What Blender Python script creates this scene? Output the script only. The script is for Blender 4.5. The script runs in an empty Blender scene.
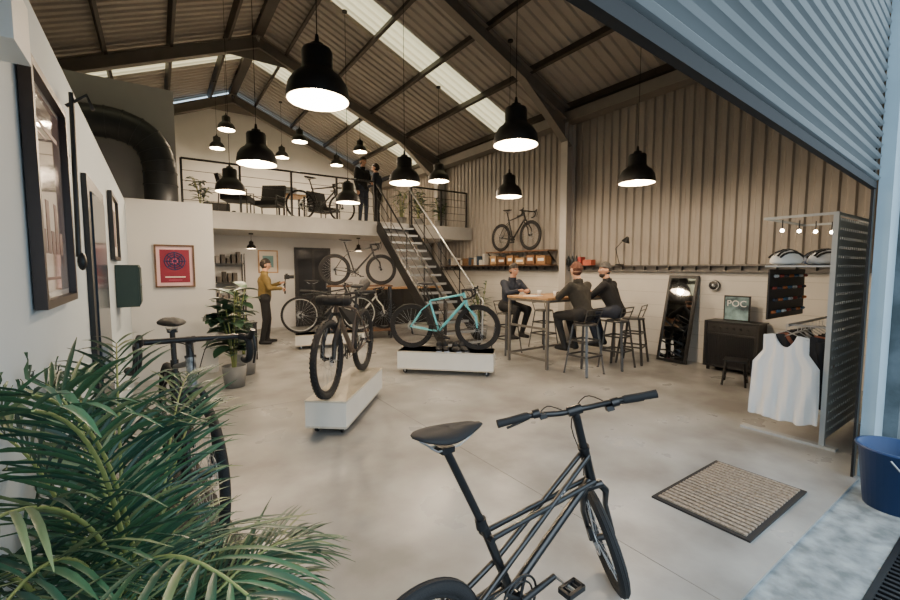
import bpy, math, random
from mathutils import Vector, Matrix, noise
random.seed(7)
V=Vector
def lin(c):
    c=c/255.0
    return c/12.92 if c<=0.04045 else ((c+0.055)/1.055)**2.4
def rgb(r,g,b): return (lin(r),lin(g),lin(b),1.0)
_M={}
def mat(name,col,rough=0.6,metal=0.0,var=0.0,scale=4.0,bump=0.0,bscale=60.0,emit=0.0,trans=0.0,coat=0.0,col2=None,detail=5,rvar=0.0):
    if name in _M: return _M[name]
    m=bpy.data.materials.new(name); m.use_nodes=True
    nt=m.node_tree; n=nt.nodes; l=nt.links
    b=n.get('Principled BSDF')
    b.inputs['Base Color'].default_value=col
    b.inputs['Roughness'].default_value=rough
    b.inputs['Metallic'].default_value=metal
    if coat: b.inputs['Coat Weight'].default_value=coat
    tc=n.new('ShaderNodeTexCoord')
    nz=n.new('ShaderNodeTexNoise'); nz.inputs['Scale'].default_value=scale; nz.inputs['Detail'].default_value=detail
    l.new(tc.outputs['Object'],nz.inputs['Vector'])
    if var>0 or col2:
        mx=n.new('ShaderNodeMix'); mx.data_type='RGBA'
        c2=col2 if col2 else tuple(max(0,c*(1-var)) for c in col[:3])+(1,)
        mx.inputs[6].default_value=col; mx.inputs[7].default_value=c2
        rp=n.new('ShaderNodeMapRange'); rp.inputs[1].default_value=0.35; rp.inputs[2].default_value=0.65
        l.new(nz.outputs['Fac'],rp.inputs[0]); l.new(rp.outputs[0],mx.inputs[0])
        l.new(mx.outputs[2],b.inputs['Base Color'])
    if rvar>0:
        rr=n.new('ShaderNodeMapRange'); rr.inputs[1].default_value=.3; rr.inputs[2].default_value=.7
        rr.inputs[3].default_value=rough-rvar; rr.inputs[4].default_value=rough+rvar
        l.new(nz.outputs['Fac'],rr.inputs[0]); l.new(rr.outputs[0],b.inputs['Roughness'])
    if bump>0:
        nb=n.new('ShaderNodeTexNoise'); nb.inputs['Scale'].default_value=bscale; nb.inputs['Detail'].default_value=3
        l.new(tc.outputs['Object'],nb.inputs['Vector'])
        bp=n.new('ShaderNodeBump'); bp.inputs['Strength'].default_value=bump; bp.inputs['Distance'].default_value=0.01
        l.new(nb.outputs['Fac'],bp.inputs['Height']); l.new(bp.outputs['Normal'],b.inputs['Normal'])
    if emit>0:
        b.inputs['Emission Color'].default_value=col; b.inputs['Emission Strength'].default_value=emit
    if trans>0: b.inputs['Transmission Weight'].default_value=trans
    _M[name]=m
    return m

class MB:
    def __init__(s): s.v=[];s.f=[];s.mi=[];s.sm=[];s.mats=[];s.M=Matrix.Identity(4)
    def mid(s,m):
        if m not in s.mats: s.mats.append(m)
        return s.mats.index(m)
    def add(s,vs,fs,m,smooth=False):
        o=len(s.v); M=s.M
        s.v.extend([tuple(M@V(p)) for p in vs]); k=s.mid(m)
        for f in fs: s.f.append(tuple(i+o for i in f)); s.mi.append(k); s.sm.append(smooth)
    def box(s,c,d,m,rz=0.0,R=None):
        c=V(c); hx,hy,hz=d[0]/2,d[1]/2,d[2]/2
        Q=R if R is not None else Matrix.Rotation(rz,3,'Z')
        vs=[c+Q@V((x*hx,y*hy,z*hz)) for z in(-1,1) for y in(-1,1) for x in(-1,1)]
        s.add(vs,[(0,2,3,1),(4,5,7,6),(0,1,5,4),(2,6,7,3),(0,4,6,2),(1,3,7,5)],m)
    def bb(s,x0,x1,y0,y1,z0,z1,m): s.box(((x0+x1)/2,(y0+y1)/2,(z0+z1)/2),(x1-x0,y1-y0,z1-z0),m)
    def beam(s,p0,p1,w,h,m,up=(0,0,1)):
        p0=V(p0);p1=V(p1);d=(p1-p0);L=d.length;d.normalize();u=V(up)
        sd=d.cross(u).normalized();u2=sd.cross(d).normalized()
        R=Matrix((d,sd,u2)).transposed()
        s.box((p0+p1)/2,(L,w,h),m,R=R)
    def tube(s,pts,r,m,n=8,caps=True,closed=False):
        pts=[V(p) for p in pts];N=len(pts)
        rs=r if isinstance(r,(list,tuple)) else [r]*N
        vs=[];prev=None
        for i,p in enumerate(pts):
            if closed: t=pts[(i+1)%N]-pts[(i-1)%N]
            elif i==0: t=pts[1]-p
            elif i==N-1: t=p-pts[-2]
            else: t=(pts[i+1]-p).normalized()+(p-pts[i-1]).normalized()
            if t.length<1e-9: t=V((0,0,1))
            t.normalize()
            if prev is None:
                a=V((0,0,1)) if abs(t.z)<.9 else V((1,0,0)); u=t.cross(a).normalized()
            else:
                u=prev-t*prev.dot(t)
                if u.length<1e-6: u=t.cross(V((0,0,1)))
                u.normalize()
            prev=u; w=t.cross(u)
            for k in range(n):
                a=2*math.pi*k/n; vs.append(p+(u*math.cos(a)+w*math.sin(a))*rs[i])
        fs=[]
        for i in range(N if closed else N-1):
            j=(i+1)%N
            for k in range(n):
                k2=(k+1)%n; fs.append((i*n+k,i*n+k2,j*n+k2,j*n+k))
        s.add(vs,fs,m,True)
        if caps and not closed:
            s.add(vs[:n],[tuple(range(n))[::-1]],m); s.add(vs[-n:],[tuple(range(n))],m)
    def cyl(s,p0,p1,r0,m,r1=None,n=12): s.tube([p0,p1],[r0,r0 if r1 is None else r1],m,n)
    def ell(s,c,r,m,nu=14,nv=9,R=None,fn=None):
        c=V(c);vs=[];Q=R if R is not None else Matrix.Identity(3)
        if not isinstance(r,(list,tuple)): r=(r,r,r)
        for j in range(nv+1):
            th=math.pi*j/nv
            for i in range(nu):
                ph=2*math.pi*i/nu
                d=V((math.sin(th)*math.cos(ph),math.sin(th)*math.sin(ph),math.cos(th)))
                p=V((d.x*r[0],d.y*r[1],d.z*r[2]))
                if fn: p=fn(d,p)
                vs.append(c+Q@p)
        fs=[]
        for j in range(nv):
            for i in range(nu):
                i2=(i+1)%nu
                if j==0: fs.append((i,(j+1)*nu+i,(j+1)*nu+i2))
                elif j==nv-1: fs.append((j*nu+i,(j+1)*nu+i,j*nu+i2))
                else: fs.append((j*nu+i,(j+1)*nu+i,(j+1)*nu+i2,j*nu+i2))
        s.add(vs,fs,m,True)
    def capsule(s,a,b,ra,rb,m,n=12):
        s.ell(a,ra,m,n,8);s.ell(b,rb,m,n,8)
        if (V(a)-V(b)).length>1e-4: s.cyl(a,b,ra,m,rb,n)
    def ring(s,c,R,r,m,ax='Y',nu=40,nv=8,arc=None):
        c=V(c);pts=[]
        for i in range(nu):
            a=2*math.pi*i/nu
            if ax=='Y': pts.append(c+V((math.cos(a)*R,0,math.sin(a)*R)))
            elif ax=='Z': pts.append(c+V((math.cos(a)*R,math.sin(a)*R,0)))
            else: pts.append(c+V((0,math.cos(a)*R,math.sin(a)*R)))
        s.tube(pts,r,m,nv,closed=True)
    def lathe(s,prof,c,m,n=24,smooth=True):
        c=V(c);vs=[]
        for r,z in prof:
            for k in range(n):
                a=2*math.pi*k/n; vs.append(c+V((r*math.cos(a),r*math.sin(a),z)))
        fs=[]
        for i in range(len(prof)-1):
            for k in range(n):
                k2=(k+1)%n; fs.append((i*n+k,i*n+k2,(i+1)*n+k2,(i+1)*n+k))
        s.add(vs,fs,m,smooth)
    def prism(s,poly,off,m):
        n=len(poly);off=V(off);a=[V(p) for p in poly];vs=a+[p+off for p in a]
        fs=[tuple(range(n))[::-1],tuple(range(n,2*n))]+[(i,(i+1)%n,n+(i+1)%n,n+i) for i in range(n)]
        s.add(vs,fs,m)
    def obj(s,name,bevel=0.0,parent=None,loc=None):
        me=bpy.data.meshes.new(name); me.from_pydata(s.v,[],s.f)
        for m in s.mats: me.materials.append(m)
        me.polygons.foreach_set('material_index',s.mi); me.polygons.foreach_set('use_smooth',s.sm)
        me.update()
        o=bpy.data.objects.new(name,me); bpy.context.scene.collection.objects.link(o)
        if bevel>0:
            b=o.modifiers.new('bevel','BEVEL'); b.width=bevel; b.segments=2; b.limit_method='ANGLE'; b.angle_limit=math.radians(50)
        if parent: o.parent=parent
        return o
def XF(x,y,z=0,rz=0): return Matrix.Translation((x,y,z))@Matrix.Rotation(rz,4,'Z')
def smooth_path(pts,k=6):
    pts=[V(p) for p in pts];out=[];n=len(pts)
    for i in range(n-1):
        p0=pts[max(i-1,0)];p1=pts[i];p2=pts[i+1];p3=pts[min(i+2,n-1)]
        for j in range(k):
            t=j/k;out.append(.5*((2*p1)+(p2-p0)*t+(2*p0-5*p1+4*p2-p3)*t*t+(3*p1-p0-3*p2+p3)*t**3))
    out.append(pts[-1]);return out

# ---------------- materials
concrete=mat('polished_concrete',rgb(160,160,158),0.36,var=.0,col2=rgb(120,119,116),scale=1.6,bump=.06,bscale=30,rvar=.12,detail=12)
rough_conc=mat('rough_concrete',rgb(150,160,165),0.85,col2=rgb(100,108,112),scale=9,bump=.5,bscale=60,detail=8)
asphalt=mat('asphalt',rgb(70,74,78),0.9,var=.4,scale=30,bump=.6,bscale=150)
white_wall=mat('white_paint',rgb(214,212,208),0.8,var=.05,scale=2,bump=.05,bscale=80)
cool_wall=mat('pale_wall_paint',rgb(188,199,206),0.8,var=.05,scale=2,bump=.05,bscale=80)
grey_wall=mat('grey_paint',rgb(160,160,160),0.8,var=.08,scale=2)
block_wall=mat('painted_block',rgb(206,202,194),0.75,var=.06,scale=3,bump=.25,bscale=25)
clad=mat('wall_cladding',rgb(150,143,134),0.55,var=.08,scale=1.5)
roofm=mat('roof_sheet',rgb(168,161,151),0.55,var=.15,scale=1.0)
steel=mat('frame_steel',rgb(126,120,112),0.6,var=.12,scale=4)
colsteel=mat('column_paint',rgb(180,176,170),0.6,var=.08,scale=4)
darksteel=mat('dark_purlin',rgb(64,57,50),0.6,var=.2,scale=4)
black=mat('black_metal',rgb(20,20,22),0.4,var=.1)
blackm=mat('black_matte',rgb(22,22,24),0.75,var=.1)
lampblk=mat('lamp_black',rgb(30,28,27),0.45,metal=.2)
lampin=mat('lamp_inner',rgb(240,230,210),0.6,emit=1.6)
bulb=mat('bulb_glow',(1,.84,.62,1),0.5,emit=50)
rubber=mat('tyre_rubber',rgb(24,24,26),0.8,bump=.3,bscale=200)
silver=mat('silver_metal',rgb(190,192,195),0.3,metal=.9)
alu=mat('dull_aluminium',rgb(170,174,178),0.45,metal=.6)
wood=mat('pale_wood',rgb(186,148,106),0.55,col2=rgb(160,120,80),scale=6)
woodd=mat('brown_wood',rgb(110,78,52),0.6,col2=rgb(80,56,38),scale=8)
ply=mat('white_ply',rgb(222,220,212),0.55,var=.05,scale=5)
plyedge=mat('ply_edge',rgb(206,198,180),0.6,var=.12,scale=40)
skin=mat('skin',rgb(196,148,120),0.6)

# ---------------- geometry constants
XR=7.3; XL=-3.0; YF=.78; YB=15.0; EZ=4.75; RX=2.15; RZ=6.9
def roofz(x): return RZ-abs(x-RX)*(RZ-EZ)/(XR-RX)

def simple(name,x0,x1,y0,y1,z0,z1,m,bevel=0):
    b=MB();b.bb(x0,x1,y0,y1,z0,z1,m);return b.obj(name,bevel)

# floor
simple('floor',XL-.2,XR+.2,YF-.02,YB+.2,-.12,0,concrete)
simple('threshold_slab',-4,6.5,.44,YF-.02,-.14,-.012,rough_conc)
simple('ground_outside',-9,14,-9,.44,-.2,-.03,asphalt)
b=MB(); jm=mat('floor_joint',rgb(116,115,112),.8)
b.bb(XL,XR,5.0,5.005,0,.0012,jm); b.bb(2.1,2.105,YF,YB,0,.0012,jm)
b.obj('trim_1')
b=MB()
for i in range(44): b.bb(1.6+i*.045,1.6+i*.045+.02,.1,.42,-.028,-.008,black)
b.bb(1.58,3.58,.08,.11,-.028,-.005,black);b.bb(1.58,3.58,.41,.436,-.028,-.005,black)
b.obj('drain_grate')

def corr(b,O,U,W,N,L,pitch,depth,m,flat=.35):
    O=V(O);U=V(U).normalized();W=V(W);N=V(N).normalized()
    prof=[];s=0
    while s<L-1e-6:
        for fr,dd in ((0,0),(flat,0),(flat+.13,1),(1-.13,1)):
            q=s+fr*pitch
            if q<=L: prof.append((q,dd*depth))
        s+=pitch
    prof.append((L,0))
    vs=[]
    for q,d in prof:
        p=O+U*q+N*d; vs+= [p,p+W]
    fs=[(2*i,2*i+2,2*i+3,2*i+1) for i in range(len(prof)-1)]
    b.add(vs,fs,m)

# right wall
b=MB()
b.bb(XR,XR+.2,YF,YB,0,1.5,block_wall)
b.bb(XR+.06,XR+.2,YF,YB,1.5,EZ+.1,clad)
corr(b,(XR+.05,YF,1.58),(0,1,0),(0,0,EZ-1.55),(-1,0,0),YB-YF,.17,.03,clad)
b.obj('wall_right')
b=MB(); mj=mat('mortar_line',rgb(180,176,168),.9)
for z in (.225,.45,.675,.9,1.125,1.35): b.bb(XR-.0015,XR,YF,YB,z,z+.008,mj)
b.obj('trim_2')
b=MB(); rail=mat('rail_steel',rgb(90,88,86),.5,metal=.2)
b.bb(XR-.09,XR-.005,1.0,11.5,1.49,1.515,rail);b.bb(XR-.09,XR-.005,1.0,11.5,1.585,1.61,rail);b.bb(XR-.02,XR-.005,1.0,11.5,1.5,1.6,rail)
y=1.2
while y<11.4: b.bb(XR-.085,XR-.02,y,y+.012,1.515,1.585,rail);y+=.22
b.obj('wall_rail')
b=MB();b.bb(XL-.2,XL,YF,YB,0,EZ+.1,grey_wall);corr(b,(XL+.01,YF,2.4),(0,1,0),(0,0,2.35),(1,0,0),YB-YF,.2,.04,clad);b.obj('wall_left')
b=MB();b.prism([(XL-.2,YB,0),(XR+.2,YB,0),(XR+.2,YB,EZ),(RX,YB,RZ),(XL-.2,YB,EZ)],(0,.2,0),white_wall);b.obj('wall_back')
b=MB(); fac=mat('facade_render',rgb(96,106,112),.85,col2=rgb(66,76,80),scale=5,bump=.4,bscale=30)
b.bb(XL-.2,-.43,YF-.16,YF,0,3.6,fac); b.bb(4.5,XR+.2,YF-.16,YF,0,3.6,fac)
b.prism([(XL-.2,YF-.16,3.6),(XR+.2,YF-.16,3.6),(XR+.2,YF-.16,EZ),(RX,YF-.16,RZ),(XL-.2,YF-.16,EZ)],(0,.16,0),fac)
b.obj('wall_front')
# roof sheets with rooflights
sky=mat('rooflight',rgb(235,224,195),.7)
nt=sky.node_tree;nn=nt.nodes;tr=nn.new('ShaderNodeBsdfTranslucent');tr.inputs[0].default_value=(.97,.70,.36,1)
mxs=nn.new('ShaderNodeMixShader');mxs.inputs[0].default_value=.9
nt.links.new(nn['Principled BSDF'].outputs[0],mxs.inputs[1]);nt.links.new(tr.outputs[0],mxs.inputs[2]);nt.links.new(mxs.outputs[0],nn['Material Output'].inputs[0])
b=MB();b2=MB();b3=MB()
segs=[(YF-.2,7.6,0),(7.6,8.4,1),(8.4,11.6,0),(11.6,12.6,1),(12.6,YB+.2,0)]
for sx,XE in ((1,XR+.25),(-1,XL-.25)):
    dz=roofz(XE)
    W=V((XE-RX,0,dz-RZ)); N=V((abs(dz-RZ)*sx,0,abs(XE-RX))).normalized()
    for y0,y1,k in segs:
        if not k: 
            corr(b,(RX,y0,RZ+.2),(0,1,0),W,-N,y1-y0,.2,.035,roofm)
            p=[V((RX,y0,RZ+.3)),V((RX,y1,RZ+.3)),V((RX,y1,RZ+.3))+W,V((RX,y0,RZ+.3))+W]
            b.add(p,[(0,1,2,3)],roofm)
        else:
            corr(b2,(RX,y0,RZ+.22),(0,1,0),W,-N,y1-y0,.2,.035,sky)
    k=.12
    while k<1.0:
        x=RX+(XE-RX)*k*.985; z=roofz(x)+.07
        b3.box((x,(YF+YB)/2,z),(.06,YB-YF,.16),darksteel,R=Matrix.Rotation(math.atan((RZ-EZ)/(XR-RX))*sx,3,'Y'))
        k+=.205
b.obj('ceiling');b2.obj('window_1')
b3.bb(RX-.1,RX+.1,YF,YB,RZ-.02,RZ+.14,darksteel)
b3.obj('roof_purlins')
for fy in (1.2,6.0,10.9,14.85):
    b=MB(); 
    for sx,XE in ((1,XR),(-1,XL)):
        xc=XE-.14*sx
        mm=colsteel if sx>0 else steel
        b.bb(xc-.12,xc+.12,fy-.008,fy+.008,0,EZ-.1,mm)
        b.bb(xc-.13,xc-.115,fy-.085,fy+.085,0,EZ-.1,mm); b.bb(xc+.115,xc+.13,fy-.085,fy+.085,0,EZ-.1,mm)
        z1=roofz(xc)-.14
        a=V((xc,fy,z1));c=V((RX,fy,RZ-.14))
        b.beam(a,c,.012,.26,steel); off=V((0,0,.135))
        b.beam(a+off,c+off,.17,.015,steel);b.beam(a-off,c-off,.17,.015,steel)
        e=a+(c-a)*.27
        b.prism([tuple(a+V((0,-.01,-.13))),tuple(a+V((0,-.01,-.6))),tuple(e+V((0,-.01,-.13)))],(0,.02,0),steel)
        b.beam(a+V((0,0,-.6)),e+V((0,0,-.13)),.17,.015,steel)
        e2=c-(c-a)*.14
        b.prism([tuple(c+V((0,-.01,-.13))),tuple(c+V((0,-.01,-.42))),tuple(e2+V((0,-.01,-.13)))],(0,.02,0),steel)
    b.obj('portal_frame')
b=MB()
b.bb(XR-.3,XR-.02,YF,YB,EZ-.22,EZ-.02,steel);b.bb(XL+.02,XL+.3,YF,YB,EZ-.22,EZ-.02,steel)
b.obj('trim_3')
# ---- roller shutter (slightly skewed to the facade)
b=MB(); sh=mat('shutter_steel',rgb(138,143,145),.4,metal=.35,var=.08,scale=2)
b.M=XF(4.22,.809,0,math.radians(3.0))
Ls=-4.6
prof=[];z=2.15;vs=[]
while z<3.50:
    for fr,dy in ((0,0),(.1,-.004),(.3,-.034),(.5,-.046),(.7,-.034),(.9,-.004)): prof.append((z+fr*.075,dy))
    z+=.075
for zz,dy in prof: vs+=[V((Ls,dy,zz)),V((0,dy,zz))]
b.add(vs,[(2*i,2*i+1,2*i+3,2*i+2) for i in range(len(prof)-1)],sh)
b.bb(Ls,0,-.03,.0,2.11,2.155,blackm)
b.obj('roller_shutter')
post=mat('post_blue_paint',rgb(165,186,198),.5,var=.12,scale=3)
b=MB();b.bb(4.24,4.495,.70,.775,.002,3.55,post);b.bb(4.18,4.239,.785,.80,.002,3.55,black)
b.obj('shutter_guide_post')
# ---- left room
T=2.43
b=MB()
b.bb(-.43,-.31,YF-.05,7.1,0,T,cool_wall); b.obj('wall_partition')
b=MB();b.bb(-.43,.7,7.1,7.22,0,T+.05,white_wall);b.bb(.58,.7,7.22,9.44,0,T+.05,white_wall);b.obj('wall_office')
b=MB();b.bb(XL,-.36,YF,7.1,T-.08,T,white_wall);b.bb(XL,.7,7.2,9.44,T-.08,T,white_wall);b.obj('office_roof')
simple('wall_upper_left',XL,.38,9.5,9.62,2.4,4.8,grey_wall)
# duct
b=MB();duc=mat('duct_paint',rgb(52,55,58),.45,metal=.3)
pth=smooth_path([(-2.9,9.1,3.95),(-1.0,9.1,3.95),(-.4,9.1,3.93),(-.05,9.1,3.75),(.1,9.1,3.4),(.12,9.1,3.0),(.12,9.1,2.44)],6)
b.tube(pth,.25,duc,20)
for i in range(0,len(pth),3): 
    q=pth[i]
    if 0<i<len(pth)-1: 
        t=(pth[i+1]-pth[i-1]).normalized(); b.tube([q-t*.012,q+t*.012],.262,duc,20)
b.obj('ventilation_duct')
# ---- mezzanine
deckedge=mat('deck_edge',rgb(150,149,146),.6,var=.1)
b=MB();b.bb(.4,XR-.01,9.5,YB,2.35,2.65,white_wall);b.bb(.4,XR-.01,9.46,9.5,2.33,2.67,deckedge);b.obj('mezzanine_floor')
b=MB()
def rpost(x,y): b.bb(x-.02,x+.02,y-.02,y+.02,2.67,3.62,black)
for x in (.45,1.45,2.45,3.45,4.38): rpost(x,9.53)
for x in (5.4,6.3,7.15): rpost(x,9.53)
for x0,x1 in ((.45,4.38),(5.4,7.15)):
    b.tube([(x0,9.53,3.62),(x1,9.53,3.62)],.022,black,8)
    for z in (2.85,3.03,3.21,3.4): b.tube([(x0,9.53,z),(x1,9.53,z)],.006,black,6)
b.obj('mezzanine_railing')
b=MB();b.bb(.6,XR,11.6,11.7,0,2.35,white_wall);b.obj('wall_rear_lower')
b=MB();dk=mat('dark_door',rgb(34,34,36),.5)
b.bb(3.0,3.95,11.5,11.595,0,2.1,dk); b.bb(3.08,3.87,11.48,11.5,.1,2.02,mat('door_glass',rgb(50,52,56),.15,coat=.5));b.bb(3.8,3.84,11.42,11.48,1.0,1.2,silver)
b.bb(3.44,3.5,11.47,11.5,.1,2.02,dk);b.obj('door_1')
b=MB();b.bb(-.308,-.285,2.95,3.8,0,2.05,dk);b.bb(-.288,-.275,3.05,3.7,.1,1.97,mat('door_glass2',rgb(50,60,72),.15));b.bb(-.28,-.25,3.1,3.13,.95,1.1,silver);b.obj('door_2')
# stairs
b=MB();y0,y1=9.44,6.55;zt=2.62
for x in (4.42,5.3): 
    b.beam((x,y0,zt-.05),(x,y1,.09),.05,.24,black)
    b.tube([(x,y0+.05,zt+.95),(x,y1+.05,.98),(x,y1-.05,.9),(x,y1-.02,.1)],.02,silver if x>5 else black,8)
    for k in range(5):
        t=k/4.0; yy=y0+(y1-y0)*t+.02; zz=zt+(0.06-zt)*t
        b.cyl((x,yy,zz),(x,yy,zz+.93),.014,black,n=8)
    for off in (.35,.62): b.tube([(x,y0,zt+off),(x,y1+.05,.05+off)],.008,black,6)
nst=14
tread=mat('stair_tread',rgb(50,50,52),.6)
for k in range(nst):
    t=(k+.5)/nst; yy=y0+(y1-y0)*t; zz=zt+(0-zt)*t
    b.bb(4.44,5.28,yy-.13,yy+.13,zz-.02,zz+.015,tread)
    b.bb(4.44,5.28,yy-.135,yy-.125,zz-.03,zz+.018,alu)
b.obj('metal_staircase')
# ---- pendant lamps
warm=(1.0,.77,.53)
def pendant(x,y,z,r=.235,top=None,power=108):
    b=MB();k=r/.235
    top=top or roofz(x)-.02
    prof=[(.0,.42),(.05,.42),(.055,.39),(.105,.38),(.115,.36),(.115,.24),(.135,.21),(.185,.17),(.222,.11),(.235,.04),(.235,0)]
    prof=[(a*k,c*k) for a,c in prof]
    b.lathe(prof,(x,y,z),lampblk,28)
    b.lathe([(a*.97,c*.97) for a,c in prof if c<.36*k],(x,y,z+.001),lampin,28)
    b.lathe([(.0,.245*k),(.1*k,.245*k)],(x,y,z),lampin,20)
    b.ell((x,y,z+.11*k),(.06*k,.06*k,.075*k),bulb,14,8)
    b.cyl((x,y,z+.18*k),(x,y,z+.25*k),.03*k,lampin)
    b.cyl((x,y,z+.42*k),(x,y,z+.49*k),.022*k,lampblk,.012*k)
    b.cyl((x,y,z+.48*k),(x,y,top),.004,blackm,n=6)
    b.cyl((x,y,top-.03),(x,y,top),.05,lampblk)
    o=b.obj('pendant_lamp')
    ld=bpy.data.lights.new('bulb_light','POINT');ld.energy=power;ld.color=warm;ld.shadow_soft_size=.07
    lo=bpy.data.objects.new('bulb_light',ld);lo.location=(x,y,z+.02);bpy.context.scene.collection.objects.link(lo);lo.parent=o
for x in (1.08,3.16,5.3):
    for y in (3.35,5.78,8.1):
        z=2.84
        if x>5 and y<4: z=2.7
        if x>5 and y>7: z=3.5
        pendant(x if not(x>5 and y<4) else 5.40,y,z)
for x in (1.5,3.2,4.87):
    for y in (11.5,13.4): pendant(x,y,4.83,.19,power=80)
for x in (1.8,4.4): pendant(x,10.6,2.0,.1,top=2.35,power=22)

# ---------------- bicycles
def bicycle(name,x,y,z,head,wr=.34,tr=.018,frame=None,fork=None,kind='road',steer=0,lean=0,bag=False,tyre=None,deep=False,wb=None,rim=None,accent=None,barw=1.0,rise=0.0):
    frame=frame or black; fork=fork or frame; tyre=tyre or rubber; rim=rim or blackm; accent=accent or frame
    b=MB(); B=XF(x,y,z,head)@Matrix.Rotation(lean,4,'X'); b.M=B
    mini=kind=='mini'; mtb=kind=='mtb'
    wb=wb or (1.075 if mini else 1.12 if mtb else 1.0)
    ang=math.radians(67 if mtb else 70 if mini else 72); ax=V((math.cos(ang),0,-math.sin(ang)))
    fl=(.36 if mini else .40 if not mtb else .46)
    fa=V((wb,0,wr)); cr=fa-ax*fl+V((-.043,0,-.014))
    htl=.19 if mini else (.15 if not mtb else .12)
    ht=cr-ax*htl
    if mini: bbp=V((.41,0,.295)); st=V((.26,0,.63)); sad=V((.095,0,.995))
    else:
        bbp=V((.42,0,.275 if not mtb else .31)); st=bbp+V((-.145,0,.47)); sad=bbp+V((-.205,0,.70))
    def wheel(c):
        R=wr-tr
        b.ring(c,R,tr,tyre,'Y',48,8)
        b.ring(c,R-tr*.9-.004,.012,rim,'Y',44,6)
        if deep:
            for s_ in (-1,1):
                vs=[];n=44
                for i in range(n):
                    a=2*math.pi*i/n
                    vs.append(V(c)+V((math.cos(a)*(R-tr),s_*.011,math.sin(a)*(R-tr))));vs.append(V(c)+V((math.cos(a)*(R-tr-.045),s_*.004,math.sin(a)*(R-tr-.045))))
                b.add(vs,[(2*i,2*i+1,(2*i+3)%(2*n),(2*i+2)%(2*n)) for i in range(n)],rim,True)
        if mtb:
            for i in range(56):
                a=2*math.pi*i/56;dd=V((math.cos(a),0,math.sin(a)))
                for s_ in (-1,1):
                    q=V(c)+dd*(R+tr*.82)+V((0,s_*tr*.55,0))
                    b.box(q,(.010,.012,.014),tyre,R=Matrix.Rotation(-a,3,'Y'))
        if mini:
            b.ring(V(c)+V((0,.008,0)),R+tr*.93,.0025,blackm,'Y',48,4);b.ring(V(c)+V((0,-.008,0)),R+tr*.93,.0025,blackm,'Y',48,4)
        b.cyl(V(c)+V((0,-.05,0)),V(c)+V((0,.05,0)),.016,black,n=10)
        for s_ in (-1,1): b.cyl(V(c)+V((0,s_*.028,0)),V(c)+V((0,s_*.034,0)),.028,black,n=12)
        ns=24
        for i in range(ns):
            a=2*math.pi*i/ns; s_=1 if i%2 else -1; a2=a+(.55 if (i//2)%2 else -.55)
            b.tube([V(c)+V((math.cos(a2)*.025,s_*.03,math.sin(a2)*.025)),V(c)+V((math.cos(a)*(R-tr),0,math.sin(a)*(R-tr)))],.0013 if not mini else .0015,silver,4,caps=False)
        b.ring(V(c)+V((0,.042,0)),.07,.003,silver,'Y',24,4)
        for i in range(5):
            a=2*math.pi*i/5; b.cyl(V(c)+V((0,.042,0)),V(c)+V((math.cos(a)*.07,.042,math.sin(a)*.07)),.003,silver,n=4)
    ra=V((0,0,wr)); wheel(ra)
    if mini:
        for s_ in (-1,1):
            o=V((0,s_*.024,0))
            b.tube([ht+ax*.03+o*.8,V((.35,0,.43))+o*1.2,ra+V((0,s_*.06,0))],.011,frame,10)
            b.tube([cr-ax*.02+o*.8,V((.285,0,.57))+o],.011,frame,10)
            b.tube([bbp+o,ra+V((0,s_*.06,0))],.010,frame,10)
        b.tube([cr-ax*.03,bbp],.018,frame,12)
        b.tube([bbp,st],.0175,frame,12)
        p1=ht+ax*.03+V((0,-.031,0)); p2=V((.35,-.031,.43))
        for q in range(6): b.tube([p1+(p2-p1)*(.34+q*.035),p1+(p2-p1)*(.355+q*.035)],.0035,silver,6)
        b.cyl(V((.35,-.035,.43)),V((.35,.035,.43)),.012,frame);b.cyl(V((.285,-.035,.57)),V((.285,.035,.57)),.012,frame)
        b.tube([V((.2,.07,.28)),V((.12,.14,.01))],.008,black,8)
    else:
        dt=.021 if not mtb else .026
        b.tube([ht+ax*.025,st+V((.006,0,-.02))],[.017,.014],frame,10)
        b.tube([ht+ax*(htl-.03),bbp],dt,frame,12)
        b.tube([bbp,st],.0165,frame,10)
        for s_ in (-1,1):
            b.tube([bbp+V((-.03,s_*.03,0)),V((.25,s_*.04,wr*.45+.14)),ra+V((0,s_*.062,0))],[.012,.010,.009],frame,8)
            b.tube([st+V((.02,s_*.012,-.05)),V((.16,s_*.045,(st.z+wr)/2+.04)),ra+V((0,s_*.062,0))],[.008,.008,.008],frame,8)
    b.tube([ht,cr],.0225,accent,14)
    b.cyl(bbp+V((0,-.036,0)),bbp+V((0,.036,0)),.022,frame,n=14)
    b.tube([st-(sad-st).normalized()*.02,sad+V((0,0,-.04))],.0145,black,10)
    b.tube([st-V((0,0,.02)),st+(sad-st).normalized()*.02],.021,black,12)
    def sd(d,p):
        w=1.0-.62*max(0,min(1,(p.x+.04)/.17)); q=V((p.x,p.y*w,p.z))
        if p.z<0: q.z*=.6
        q.z+=.02*(abs(p.x)/.14)**2*(1 if p.x<0 else .3)
        if abs(p.y)<.02 and p.z>0: q.z-=.004
        return q
    b.ell(sad+V((.02,0,.0)),(.145,.08,.026),blackm,22,12,fn=sd)
    for s_ in (-1,1): b.tube([sad+V((-.08,s_*.03,-.012)),sad+V((-.04,s_*.022,-.04)),sad+V((.05,s_*.018,-.04)),sad+V((.12,s_*.01,-.012))],.0035,silver,6)
    b.box(sad+V((0,0,-.045)),(.05,.05,.02),black)
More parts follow.
